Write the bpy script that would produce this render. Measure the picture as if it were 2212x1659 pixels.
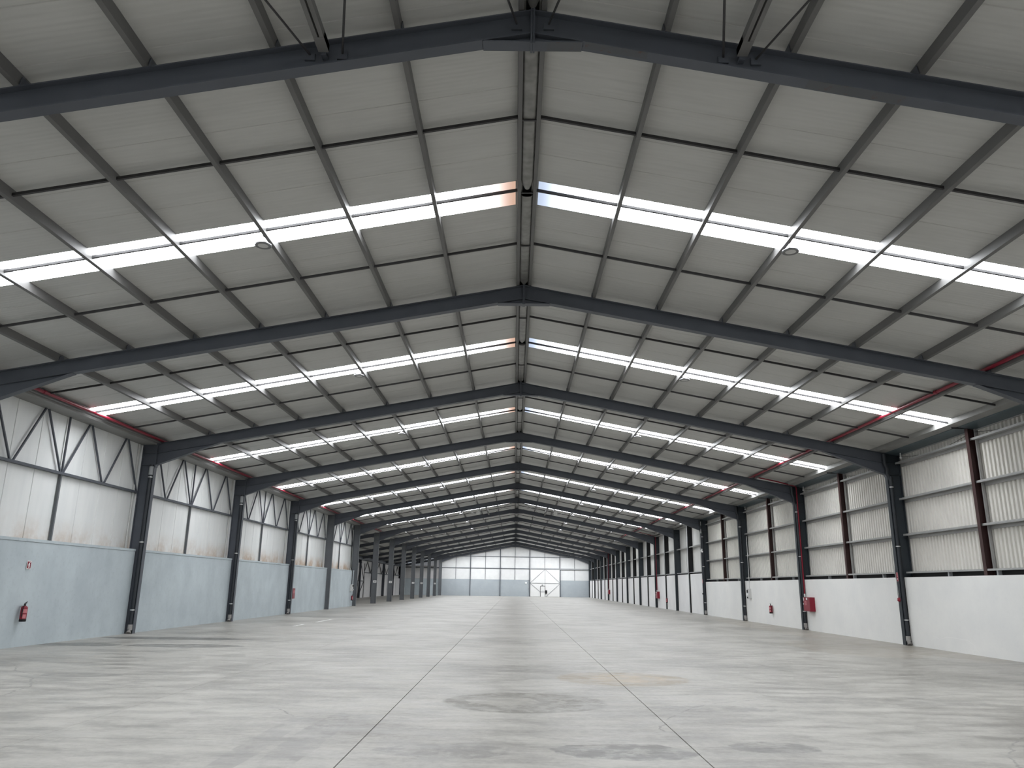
import bpy, math, random
from mathutils import Matrix, Vector

random.seed(7)
for o in list(bpy.data.objects):
    bpy.data.objects.remove(o)
sc = bpy.context.scene
COL = sc.collection
S = 1.1588                       # layout units -> metres (10 m bays)

# ------------------------------------------------------------------ camera
CAM = (-0.135, 0.0, 1.6)
F_PX, PITCH, YAW, ROLL = 1656.89, math.radians(14.7634), math.radians(-0.3718), math.radians(0.8327)
cp, sp, cy_, sy_ = math.cos(PITCH), math.sin(PITCH), math.cos(YAW), math.sin(YAW)
fwd = Vector((sy_ * cp, cy_ * cp, sp))
right = Vector((cy_, -sy_, 0.0))
up = right.cross(fwd)
r2 = math.cos(ROLL) * right + math.sin(ROLL) * up
u2 = -math.sin(ROLL) * right + math.cos(ROLL) * up
cam_data = bpy.data.cameras.new('camera')
cam_data.sensor_fit = 'HORIZONTAL'
cam_data.sensor_width = 36.0
cam_data.lens = 36.0 * F_PX / 2212.0
cam_data.clip_end = 500
cam = bpy.data.objects.new('camera', cam_data)
COL.objects.link(cam)
m3 = Matrix((r2, u2, -fwd)).transposed()
cam.matrix_world = Matrix.Translation(Vector(CAM) * S) @ m3.to_4x4()
sc.camera = cam

# ------------------------------------------------------------------ world, exposure
world = bpy.data.worlds.new('overcast_sky')
sc.world = world
world.use_nodes = True
wb = world.node_tree.nodes['Background']
wb.inputs[0].default_value = (0.80, 0.88, 1.0, 1)
wb.inputs[1].default_value = 1.0
SKY_L = 19.0                     # radiance of the daylit translucent roof lights
sc.view_settings.view_transform = 'Standard'
sc.view_settings.look = 'None'
sc.view_settings.exposure = 0.0
sc.view_settings.gamma = 1.0
sc.view_settings.use_curve_mapping = False
cyc = sc.cycles
cyc.max_bounces = 6
cyc.diffuse_bounces = 5
cyc.glossy_bounces = 2
cyc.transmission_bounces = 2
cyc.sample_clamp_indirect = 6.0
cyc.caustics_reflective = False
cyc.caustics_refractive = False
cyc.use_denoising = True
cyc.use_light_tree = False
cyc.adaptive_threshold = 0.03

# ------------------------------------------------------------------ materials
def new_mat(name):
    m = bpy.data.materials.new(name)
    m.use_nodes = True
    nt = m.node_tree
    return m, nt, nt.nodes['Principled BSDF']


def node(nt, kind, **kw):
    n = nt.nodes.new(kind)
    for k, v in kw.items():
        setattr(n, k, v)
    return n


def pos_node(nt, scale=(1, 1, 1)):
    """world position in layout units"""
    g = node(nt, 'ShaderNodeNewGeometry')
    mp = node(nt, 'ShaderNodeMapping')
    mp.inputs['Scale'].default_value = tuple(a / S for a in scale)
    nt.links.new(g.outputs['Position'], mp.inputs['Vector'])
    return mp.outputs['Vector']


def noise(nt, vec, scale, detail=1.0, rough=0.55):
    n = node(nt, 'ShaderNodeTexNoise')
    n.inputs['Scale'].default_value = scale
    n.inputs['Detail'].default_value = detail
    n.inputs['Roughness'].default_value = rough
    nt.links.new(vec, n.inputs['Vector'])
    return n.outputs['Fac']


def math_(nt, op, a, b=None, clamp=False):
    n = node(nt, 'ShaderNodeMath', operation=op, use_clamp=clamp)
    for i, x in enumerate((a, b)):
        if x is None:
            continue
        if isinstance(x, (int, float)):
            n.inputs[i].default_value = x
        else:
            nt.links.new(x, n.inputs[i])
    return n.outputs[0]


def maprange(nt, x, a, b, c=0.0, d=1.0, smooth=True):
    n = node(nt, 'ShaderNodeMapRange')
    if smooth:
        n.interpolation_type = 'SMOOTHSTEP'
    nt.links.new(x, n.inputs[0])
    for i, v in zip((1, 2, 3, 4), (a, b, c, d)):
        n.inputs[i].default_value = v
    return n.outputs[0]


def mixc(nt, fac, a, b, blend='MIX'):
    n = node(nt, 'ShaderNodeMix', data_type='RGBA', blend_type=blend)
    if isinstance(fac, (int, float)):
        n.inputs[0].default_value = fac
    else:
        nt.links.new(fac, n.inputs[0])
    for i, x in ((6, a), (7, b)):
        if isinstance(x, tuple):
            n.inputs[i].default_value = (*x[:3], 1)
        else:
            nt.links.new(x, n.inputs[i])
    return n.outputs[2]


def bump(nt, b, height, strength, dist):
    n = node(nt, 'ShaderNodeBump')
    n.inputs['Strength'].default_value = strength
    n.inputs['Distance'].default_value = dist
    nt.links.new(height, n.inputs['Height'])
    nt.links.new(n.outputs[0], b.inputs['Normal'])


def simple(name, col, rough=0.5, metal=0.0, var=0.12, scale=3.0, spec=0.4):
    m, nt, b = new_mat(name)
    p = pos_node(nt)
    f = noise(nt, p, scale)
    c = mixc(nt, f, tuple(x * (1 - var) for x in col), tuple(min(1, x * (1 + var)) for x in col))
    nt.links.new(c, b.inputs['Base Color'])
    b.inputs['Roughness'].default_value = rough
    b.inputs['Metallic'].default_value = metal
    b.inputs['Specular IOR Level'].default_value = spec
    return m


M = {}
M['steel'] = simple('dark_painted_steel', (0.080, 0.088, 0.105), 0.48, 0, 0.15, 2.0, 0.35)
M['purlin'] = simple('grey_purlin_steel', (0.138, 0.136, 0.134), 0.5, 0, 0.15, 1.5, 0.3)
M['rod'] = simple('dark_rod_steel', (0.035, 0.034, 0.036), 0.6, 0, 0.1)
M['galv'] = simple('galvanised_sheet', (0.23, 0.227, 0.218), 0.40, 0.6, 0.5, 6.0)
M['girt'] = simple('grey_galvanised_girt', (0.36, 0.36, 0.355), 0.5, 0.2, 0.12, 3.0)
M['brown'] = simple('red_oxide_steel', (0.040, 0.016, 0.015), 0.55, 0, 0.25, 3.0)
M['black'] = simple('black_recess', (0.010, 0.010, 0.011), 0.7, 0, 0.1)
M['red'] = simple('red_enamel', (0.20, 0.006, 0.021), 0.38, 0, 0.08, 4.0)
M['red_label'] = simple('pink_label', (0.55, 0.20, 0.22), 0.5, 0, 0.05)
M['white'] = simple('white_plastic', (0.80, 0.80, 0.79), 0.45, 0, 0.04)
M['door_white'] = simple('white_door_paint', (0.72, 0.72, 0.715), 0.45, 0, 0.03)
M['greybox'] = simple('grey_plastic', (0.42, 0.43, 0.43), 0.5, 0, 0.05)
M['pipe'] = simple('dark_rainwater_pipe', (0.022, 0.026, 0.032), 0.42, 0, 0.2)
M['clamp'] = simple('zinc_clamp', (0.70, 0.70, 0.70), 0.3, 0.7, 0.05)
M['cement'] = simple('grey_cement', (0.30, 0.29, 0.28), 0.85, 0, 0.2, 8.0)
M['gutter'] = simple('blue_grey_gutter', (0.10, 0.135, 0.155), 0.35, 0.3, 0.15)
M['soffit'] = simple('grey_soffit', (0.23, 0.228, 0.22), 0.55, 0, 0.15)
M['lens'] = simple('frosted_lens', (0.55, 0.55, 0.54), 0.35, 0, 0.03)
M['alu'] = simple('lamp_aluminium', (0.16, 0.16, 0.165), 0.3, 0.6, 0.05)
M['lightgrey'] = simple('light_grey_paint', (0.55, 0.55, 0.54), 0.5, 0, 0.05)
M['aisle_white'] = simple('aisle_white_panel', (0.62, 0.61, 0.61), 0.5, 0, 0.05)
M['flange_grey'] = simple('grey_post_paint', (0.30, 0.31, 0.32), 0.5, 0, 0.08)


def rust_steel():
    m, nt, b = new_mat('rust_stained_steel')
    p = pos_node(nt)
    f = noise(nt, p, 9.0, 8, 0.7)
    k = maprange(nt, f, 0.55, 0.68)
    c = mixc(nt, k, (0.075, 0.080, 0.088), (0.085, 0.052, 0.045))
    nt.links.new(c, b.inputs['Base Color'])
    b.inputs['Roughness'].default_value = 0.6
    return m


M['rust'] = rust_steel()
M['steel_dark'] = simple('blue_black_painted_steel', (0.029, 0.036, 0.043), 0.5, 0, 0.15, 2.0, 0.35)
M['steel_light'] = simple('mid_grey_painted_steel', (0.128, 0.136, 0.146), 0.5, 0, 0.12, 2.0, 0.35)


def panel_mat(name, col, rib_scale, axis_scale, strength=0.5, var=0.08, rough=0.45, dirt=0.0):
    """coated sheet with fine parallel ribs; axis_scale picks the axis across the ribs"""
    m, nt, b = new_mat(name)
    p = pos_node(nt)
    w = node(nt, 'ShaderNodeTexWave', wave_type='BANDS', bands_direction=axis_scale, wave_profile='SIN')
    w.inputs['Scale'].default_value = rib_scale
    w.inputs['Distortion'].default_value = 0.0
    nt.links.new(p, w.inputs['Vector'])
    f1 = noise(nt, p, 0.6, 2)
    f2 = noise(nt, pos_node(nt, (0.7, 7.0, 0.7) if axis_scale == 'Y' else (1, 1, 1)), 2.0, 2)
    f = math_(nt, 'ADD', math_(nt, 'MULTIPLY', f1, 0.5), math_(nt, 'MULTIPLY', f2, 0.5))
    c = mixc(nt, maprange(nt, f, 0.3, 0.7), tuple(x * (1 - var) for x in col), tuple(min(1, x * (1 + var)) for x in col))
    nt.links.new(c, b.inputs['Base Color'])
    b.inputs['Roughness'].default_value = rough
    b.inputs['Specular IOR Level'].default_value = 0.35
    if strength > 0:
        bump(nt, b, w.outputs['Fac'], strength, 0.003)
    return m


M['roof'] = panel_mat('roof_panel_coating', (0.485, 0.485, 0.468), 3.6, 'Y', 0.55, 0.06)


def clad_mat():
    """white wall panels, brown dirt creeping up from the ledge"""
    m, nt, b = new_mat('white_cladding')
    p = pos_node(nt)
    sep = node(nt, 'ShaderNodeSeparateXYZ')
    nt.links.new(p, sep.inputs[0])
    streak = noise(nt, pos_node(nt, (1, 2.0, 0.30)), 1.6, 2, 0.5)
    blot = noise(nt, p, 1.1, 4, 0.65)
    fine = noise(nt, p, 6.0, 3, 0.7)
    base = mixc(nt, maprange(nt, streak, 0.25, 0.75), (0.70, 0.715, 0.715), (0.76, 0.77, 0.765))
    h = maprange(nt, sep.outputs['Z'], 2.55, 3.35, 1.0, 0.0)
    far = math_(nt, 'MULTIPLY', maprange(nt, sep.outputs['Y'], 18.0, 52.0, 0.55, 1.25), maprange(nt, sep.outputs['Y'], 100.0, 125.0, 1.0, 0.22))
    k = math_(nt, 'MULTIPLY', math_(nt, 'MULTIPLY', h, far), maprange(nt, blot, 0.35, 0.65, 0.25, 1.0), True)
    k = math_(nt, 'MULTIPLY', k, maprange(nt, fine, 0.25, 0.6, 0.6, 1.0), True)
    c = mixc(nt, k, base, (0.42, 0.29, 0.19))
    nt.links.new(c, b.inputs['Base Color'])
    b.inputs['Roughness'].default_value = 0.42
    w = node(nt, 'ShaderNodeTexWave', wave_type='BANDS', bands_direction='Y')
    w.inputs['Scale'].default_value = 3.0
    nt.links.new(p, w.inputs['Vector'])
    bump(nt, b, w.outputs['Fac'], 0.15, 0.002)
    return m


M['clad'] = clad_mat()
M['clad_end'] = panel_mat('end_wall_panel', (0.665, 0.67, 0.67), 0.5, 'Z', 0.0, 0.04, 0.45)
M['corr'] = panel_mat('corrugated_cream_sheet', (0.66, 0.645, 0.60), 0.5, 'Z', 0.0, 0.05, 0.4)
M['smooth'] = panel_mat('smooth_white_panel', (0.70, 0.70, 0.68), 0.5, 'Z', 0.0, 0.04, 0.4)


def dado_mat(name, c1, c2, streaks=True):
    m, nt, b = new_mat(name)
    p = pos_node(nt)
    a = noise(nt, p, 1.0, 3, 0.6)
    s = noise(nt, pos_node(nt, (1, 0.9, 0.35)) if streaks else pos_node(nt, (0.3, 0.3, 0.3)), 1.5, 3, 0.55)
    g = noise(nt, p, 9.0, 3, 0.7)
    f = math_(nt, 'ADD', math_(nt, 'MULTIPLY', a, 0.6), math_(nt, 'MULTIPLY', s, 0.4))
    c = mixc(nt, maprange(nt, f, 0.30, 0.70), c1, c2)
    c = mixc(nt, math_(nt, 'MULTIPLY', maprange(nt, g, 0.5, 0.75), 0.25 if streaks else 0.08), c, tuple(x * 0.75 for x in c1))
    nt.links.new(c, b.inputs['Base Color'])
    b.inputs['Roughness'].default_value = 0.6
    b.inputs['Specular IOR Level'].default_value = 0.3
    return m


M['dado_l'] = dado_mat('blue_grey_painted_concrete', (0.410, 0.462, 0.495), (0.500, 0.560, 0.590))
M['dado_end'] = dado_mat('end_wall_dado', (0.335, 0.37, 0.40), (0.375, 0.41, 0.435), False)
M['dado_r'] = dado_mat('white_plaster', (0.74, 0.745, 0.74), (0.80, 0.80, 0.785), False)
M['dado_far'] = dado_mat('pale_plaster', (0.74, 0.74, 0.75), (0.80, 0.80, 0.80), False)


def floor_mat():
    m, nt, b = new_mat('power_floated_concrete')
    p = pos_node(nt)
    n1 = noise(nt, p, 0.35, 3, 0.6)
    n2 = noise(nt, pos_node(nt, (0.8, 1.6, 1)), 1.7, 5, 0.68)
    n3 = noise(nt, p, 11.0, 3, 0.75)
    n4 = noise(nt, pos_node(nt, (0.6, 2.0, 1)), 1.6, 5, 0.7)
    f = math_(nt, 'ADD', math_(nt, 'ADD', math_(nt, 'MULTIPLY', n1, 0.27), math_(nt, 'MULTIPLY', n2, 0.32)), math_(nt, 'ADD', math_(nt, 'MULTIPLY', n3, 0.15), math_(nt, 'MULTIPLY', n4, 0.26)))
    c = mixc(nt, maprange(nt, f, 0.38, 0.60), (0.178, 0.169, 0.152), (0.398, 0.384, 0.355))
    # patches with a shape of their own: (cx, cy, rx, ry, colour, strength, edge noise)
    sep = node(nt, 'ShaderNodeSeparateXYZ')
    nt.links.new(p, sep.inputs[0])
    warp = noise(nt, p, 1.3, 4, 0.65)
    fine = noise(nt, p, 3.2, 5, 0.7)

    def patch(cx, cy, rx, ry, col, k, e=0.9, hole=0.35):
        nonlocal c
        dx = math_(nt, 'DIVIDE', math_(nt, 'SUBTRACT', sep.outputs['X'], cx), rx)
        dy = math_(nt, 'DIVIDE', math_(nt, 'SUBTRACT', sep.outputs['Y'], cy), ry)
        d = math_(nt, 'SQRT', math_(nt, 'ADD', math_(nt, 'MULTIPLY', dx, dx), math_(nt, 'MULTIPLY', dy, dy)))
        d = math_(nt, 'ADD', d, math_(nt, 'MULTIPLY', math_(nt, 'SUBTRACT', warp, 0.5), e))
        mk = maprange(nt, d, 0.93, 1.02, 1.0, 0.0)
        mk = math_(nt, 'MULTIPLY', mk, maprange(nt, fine, 0.40, 0.58, hole, 1.0))
        c = mixc(nt, math_(nt, 'MULTIPLY', mk, k), c, col)

    dark = (0.137, 0.133, 0.126)
    patch(0.03, 11.75, 1.18, 1.02, (0.150, 0.142, 0.122), 0.95, 0.22, 0.25)
    patch(-0.25, 11.85, 0.55, 0.42, (0.34, 0.325, 0.295), 0.8, 0.9, 0.0)
    patch(1.85, 14.85, 1.22, 1.12, (0.245, 0.200, 0.140), 0.85, 0.22, 0.45)
    patch(1.95, 14.9, 0.75, 0.65, (0.36, 0.29, 0.20), 0.7, 0.9, 0.1)
    patch(1.02, 8.45, 0.75, 0.42, dark, 0.9, 0.9)
    patch(2.60, 8.75, 0.45, 0.30, dark, 0.8, 1.0)
    patch(-9.9, 23.35, 2.2, 0.60, (0.100, 0.097, 0.088), 0.95, 0.35, 0.85)
    patch(-8.6, 20.8, 1.5, 0.60, (0.110, 0.107, 0.097), 0.9, 0.5, 0.7)
    patch(-11.3, 20.7, 1.1, 0.55, (0.110, 0.110, 0.100), 0.9, 0.6, 0.7)
    patch(-7.7, 14.2, 0.7, 0.3, (0.144, 0.140, 0.130), 0.7, 0.9, 0.6)
    patch(-9.2, 39.5, 2.0, 0.9, (0.137, 0.133, 0.122), 0.7, 0.8, 0.7)
    patch(-0.8, 8.35, 0.7, 0.35, dark, 0.55, 1.0, 0.1)
    patch(-2.3, 8.8, 0.22, 1.9, (0.180, 0.173, 0.166), 0.5, 0.5, 0.2)
    patch(-2.75, 8.4, 0.16, 1.7, (0.180, 0.173, 0.166), 0.45, 0.5, 0.2)
    patch(2.6, 11.4, 1.0, 0.30, dark, 0.45, 1.0, 0.1)
    patch(0.6, 16.4, 2.4, 0.7, (0.202, 0.194, 0.180), 0.5, 0.6, 0.2)
    patch(5.5, 12.4, 1.6, 0.5, dark, 0.35, 1.0, 0.1)
    patch(4.7, 17.5, 1.8, 0.5, dark, 0.35, 1.0, 0.1)
    patch(9.6, 23.5, 1.6, 3.4, (0.288, 0.259, 0.216), 0.55, 0.8, 0.6)
    patch(11.6, 33.0, 1.5, 14.0, (0.288, 0.259, 0.216), 0.6, 0.5, 0.7)
    patch(-2.1, 9.9, 0.9, 0.5, (0.173, 0.166, 0.158), 0.4, 0.9, 0.1)
    # painted line remnants near the left wall
    for (x0, x1, y0, y1) in ((-8.62, -8.50, 30.7, 32.2), (-8.62, -8.50, 34.2, 37.2)):
        ix = math_(nt, 'MULTIPLY', math_(nt, 'GREATER_THAN', sep.outputs['X'], x0), math_(nt, 'LESS_THAN', sep.outputs['X'], x1))
        iy = math_(nt, 'MULTIPLY', math_(nt, 'GREATER_THAN', sep.outputs['Y'], y0), math_(nt, 'LESS_THAN', sep.outputs['Y'], y1))
        c = mixc(nt, math_(nt, 'MULTIPLY', math_(nt, 'MULTIPLY', ix, iy), maprange(nt, fine, 0.35, 0.5)), c, (0.8, 0.8, 0.78))
    # thin tyre and scrape marks: arcs
    for (cx, cy, rr, w, ylo, yhi) in ((-10.5, 11.5, 3.1, 0.018, 11.0, 14.0), (-6.6, 17.0, 3.4, 0.014, 12.0, 15.8), (5.2, 9.2, 3.6, 0.016, 9.5, 12.5), (-1.5, 40, 27.5, 0.02, 12.6, 14), (9.5, 6.0, 5.2, 0.016, 7.0, 10.6), (-4.5, 9.4, 1.9, 0.012, 9.8, 12.0)):
        dx = math_(nt, 'SUBTRACT', sep.outputs['X'], cx)
        dy = math_(nt, 'SUBTRACT', sep.outputs['Y'], cy)
        d = math_(nt, 'SQRT', math_(nt, 'ADD', math_(nt, 'MULTIPLY', dx, dx), math_(nt, 'MULTIPLY', dy, dy)))
        d = math_(nt, 'ABSOLUTE', math_(nt, 'SUBTRACT', math_(nt, 'ADD', d, math_(nt, 'MULTIPLY', math_(nt, 'SUBTRACT', warp, 0.5), 0.35)), rr))
        mk = maprange(nt, d, w * 0.5, w * 1.5, 1.0, 0.0)
        iy = math_(nt, 'MULTIPLY', math_(nt, 'GREATER_THAN', sep.outputs['Y'], ylo), math_(nt, 'LESS_THAN', sep.outputs['Y'], yhi))
        mk = math_(nt, 'MULTIPLY', math_(nt, 'MULTIPLY', mk, iy), maprange(nt, n2, 0.38, 0.55))
        c = mixc(nt, math_(nt, 'MULTIPLY', mk, 0.55), c, (0.12, 0.115, 0.11))
    nt.links.new(c, b.inputs['Base Color'])
    r = maprange(nt, n2, 0.3, 0.7, 0.30, 0.52)
    nt.links.new(r, b.inputs['Roughness'])
    b.inputs['Specular IOR Level'].default_value = 0.38
    return m


M['floor'] = floor_mat()


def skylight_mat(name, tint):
    """translucent sheet glowing with daylight; emission colour falls off to a weaker tint at the ridge end"""
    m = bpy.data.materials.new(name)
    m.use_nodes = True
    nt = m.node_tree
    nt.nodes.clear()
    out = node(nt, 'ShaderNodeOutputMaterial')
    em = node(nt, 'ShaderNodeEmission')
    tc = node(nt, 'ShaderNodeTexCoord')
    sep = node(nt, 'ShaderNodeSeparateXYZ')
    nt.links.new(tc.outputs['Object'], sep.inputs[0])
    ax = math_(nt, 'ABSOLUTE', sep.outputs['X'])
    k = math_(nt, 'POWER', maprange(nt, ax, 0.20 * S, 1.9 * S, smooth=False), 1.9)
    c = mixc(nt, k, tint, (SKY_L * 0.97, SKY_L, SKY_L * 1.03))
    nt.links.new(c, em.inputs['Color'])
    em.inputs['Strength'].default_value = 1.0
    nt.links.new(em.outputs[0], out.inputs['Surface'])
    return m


def skylight_plain():
    m = bpy.data.materials.new('skylight_sheet')
    m.use_nodes = True
    nt = m.node_tree
    nt.nodes.clear()
    out = node(nt, 'ShaderNodeOutputMaterial')
    em = node(nt, 'ShaderNodeEmission')
    em.inputs['Color'].default_value = (0.97, 1.0, 1.03, 1)
    em.inputs['Strength'].default_value = SKY_L
    nt.links.new(em.outputs[0], out.inputs['Surface'])
    return m


M['sky'] = skylight_plain()
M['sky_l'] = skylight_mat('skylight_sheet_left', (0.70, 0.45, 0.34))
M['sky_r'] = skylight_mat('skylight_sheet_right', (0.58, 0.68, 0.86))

# ------------------------------------------------------------------ mesh helpers
class MB:
    def __init__(self):
        self.v, self.f, self.mi, self.cur = [], [], [], 0

    def poly(self, pts, faces):
        n = len(self.v)
        self.v += [tuple(p) for p in pts]
        for f in faces:
            self.f.append(tuple(n + i for i in f))
            self.mi.append(self.cur)
        return self

    def box(self, x0, x1, y0, y1, z0, z1):
        x0, x1 = min(x0, x1), max(x0, x1)
        return self.poly([(x0, y0, z0), (x1, y0, z0), (x1, y1, z0), (x0, y1, z0), (x0, y0, z1), (x1, y0, z1), (x1, y1, z1), (x0, y1, z1)],
                         [(0, 3, 2, 1), (4, 5, 6, 7), (0, 1, 5, 4), (1, 2, 6, 5), (2, 3, 7, 6), (3, 0, 4, 7)])

    def prism(self, pts, vec):
        """closed polygon pts extruded by vec"""
        n = len(pts)
        q = [tuple(Vector(p) + Vector(vec)) for p in pts]
        faces = [tuple(range(n - 1, -1, -1)), tuple(range(n, 2 * n))]
        faces += [(i, (i + 1) % n, n + (i + 1) % n, n + i) for i in range(n)]
        return self.poly(list(pts) + q, faces)

    def tube(self, path, r, n=8):
        path = [Vector(p) for p in path]
        rings = []
        for i, p in enumerate(path):
            a = path[max(0, i - 1)]
            c = path[min(len(path) - 1, i + 1)]
            t = (c - a).normalized()
            ref = Vector((0, 0, 1)) if abs(t.z) < 0.9 else Vector((1, 0, 0))
            u = t.cross(ref).normalized()
            w = u.cross(t)
            rr = r[i] if isinstance(r, (list, tuple)) else r
            rings.append([tuple(p + rr * (math.cos(2 * math.pi * j / n) * u + math.sin(2 * math.pi * j / n) * w)) for j in range(n)])
        pts = [q for ring in rings for q in ring]
        faces = []
        for i in range(len(path) - 1):
            for j in range(n):
                a, b2 = i * n + j, i * n + (j + 1) % n
                faces.append((a, b2, b2 + n, a + n))
        faces.append(tuple(range(n - 1, -1, -1)))
        faces.append(tuple(range((len(path) - 1) * n, len(path) * n)))
        return self.poly(pts, faces)

    def lathe(self, prof, c, n=20, axis='z'):
        """prof: list of (radius, height)"""
        pts = []
        for r, h in prof:
            for j in range(n):
                a = 2 * math.pi * j / n
                x, y = r * math.cos(a), r * math.sin(a)
                q = (x, y, h) if axis == 'z' else ((h, x, y) if axis == 'x' else (x, h, y))
                pts.append((c[0] + q[0], c[1] + q[1], c[2] + q[2]))
        faces = []
        for i in range(len(prof) - 1):
            for j in range(n):
                a, b2 = i * n + j, i * n + (j + 1) % n
                faces.append((a, b2, b2 + n, a + n))
        faces.append(tuple(range(n - 1, -1, -1)))
        faces.append(tuple(range((len(prof) - 1) * n, len(prof) * n)))
        return self.poly(pts, faces)

    def mesh(self, name, mats, smooth=False):
        me = bpy.data.meshes.new(name)
        me.from_pydata([(x * S, y * S, z * S) for x, y, z in self.v], [], self.f)
        if not isinstance(mats, (list, tuple)):
            mats = [mats]
        for m in mats:
            me.materials.append(M[m])
        if len(mats) > 1:
            me.polygons.foreach_set('material_index', self.mi)
        if smooth:
            me.polygons.foreach_set('use_smooth', [True] * len(me.polygons))
            try:
                me.set_sharp_from_angle(angle=math.radians(40))
            except Exception:
                pass
        me.update()
        return me


def put(name, me, parent=None, loc=(0, 0, 0), label=None):
    o = bpy.data.objects.new(name, me)
    COL.objects.link(o)
    o.location = Vector(loc) * S
    if parent is not None:
        o.parent = parent
    if label:
        o['label'] = label
    return o


def root(name, label, cat, loc=(0, 0, 0), group=None, kind=None):
    o = bpy.data.objects.new(name, None)
    COL.objects.link(o)
    o.empty_display_size = 0.3
    o.location = Vector(loc) * S
    o['label'] = label
    o['category'] = cat
    if group:
        o['group'] = group
    if kind:
        o['kind'] = kind
    return o


def tag(o, label, cat, group=None, kind=None):
    o['label'] = label
    o['category'] = cat
    if group:
        o['group'] = group
    if kind:
        o['kind'] = kind
    return o


# ------------------------------------------------------------------ layout
BAY = 8.6294
T = 0.188                        # roof slope


def FY(k):
    return 16.3135 + BAY * k


FW = 0.17                        # flange width


def FC(k):
    return FY(k) + FW / 2


ZRT = 8.24                       # rafter top at the ridge
ZRF = 8.40                       # roof underside at the ridge
RD = 0.33                        # rafter depth
CX0, CX1 = 11.96, 12.42          # column inner / outer face


def zr(x):
    return ZRT - T * abs(x)


def zroof(x):
    return ZRF - T * abs(x)


B0, B1 = -3, 12                  # bays
YB = FC(B0)                      # behind the camera
YE = 129.05                      # far wall face
FSTART, FEND = -2, 13
AX = -18.75                      # side aisle outer wall
AISLE0 = 5                       # aisle starts at frame 5

# ------------------------------------------------------------------ floor
floor = put('floor', MB().box(-19.2, 12.9, YB - 0.4, YE + 0.4, -0.30, -0.02).mesh('floor_base', 'black'))
tag(floor, 'grey power-floated concrete floor with saw-cut joints', 'floor', kind='structure')
xs = [-12.6, -5.13, -1.735, 1.735, 12.6]
gap = {-5.13: 0.0022, -1.735: 0.006, 1.735: 0.006}
ys = [YB - 0.3] + [8.72 + 17.2588 * i for i in range(-1, 7)] + [YE + 0.3]
for i in range(len(xs) - 1):
    for j in range(len(ys) - 1):
        gy = 0.0015
        mb = MB().box(xs[i] + gap.get(xs[i], 0.003), xs[i + 1] - gap.get(xs[i + 1], 0.003), ys[j] + gy, ys[j + 1] - gy, -0.06, 0.0)
        put('floor_slab', mb.mesh('floor_slab', 'floor'), floor)
for j in range(len(ys) - 1):
    if ys[j + 1] < FY(AISLE0) - 1:
        continue
    mb = MB().box(AX - 0.3, -12.6 - 0.006, max(ys[j], FY(AISLE0) - 0.5) + 0.002, ys[j + 1] - 0.002, -0.06, 0.0)
    put('floor_slab', mb.mesh('floor_slab', 'floor'), floor)

# ------------------------------------------------------------------ ceiling: panels, roof lights, purlins, sag rods
ceil = root('ceiling', 'pitched grey sheet-metal roof with white translucent roof lights and dark purlins', 'ceiling', (0, 0, 0), kind='structure')
XEND = 12.75


def roof_sheet(side, width, xa=0.06, xb=XEND, mats='roof', th=0.06, skylight=False):
    ch = 0.010
    mb = MB()
    for (x0, x1) in ((xa, xb),):
        prof = lambda x: [(side * x, 0, zroof(x) + ch), (side * x, ch, zroof(x)), (side * x, width - ch, zroof(x)), (side * x, width, zroof(x) + ch), (side * x, width, zroof(x) + th), (side * x, 0, zroof(x) + th)]
        a, b = prof(x0), prof(x1)
        n = 6
        if not skylight:
            order = [(i, (i + 1) % n, n + (i + 1) % n, n + i) for i in range(n)]
            mb.poly(a + b, order + [tuple(range(n)), tuple(range(2 * n - 1, n - 1, -1))])
        else:
            mb.poly([a[1], a[2], b[2], b[1]], [(0, 1, 2, 3)] if side < 0 else [(3, 2, 1, 0)])
            mb.cur = 1
            mb.poly([a[1], a[2], b[2], b[1], a[5], a[4], b[4], b[5]], [(4, 7, 6, 5), (0, 1, 5, 4), (1, 2, 6, 5), (2, 3, 7, 6), (3, 0, 4, 7)])
    return mb.mesh('roof_sheet', mats)


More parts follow.
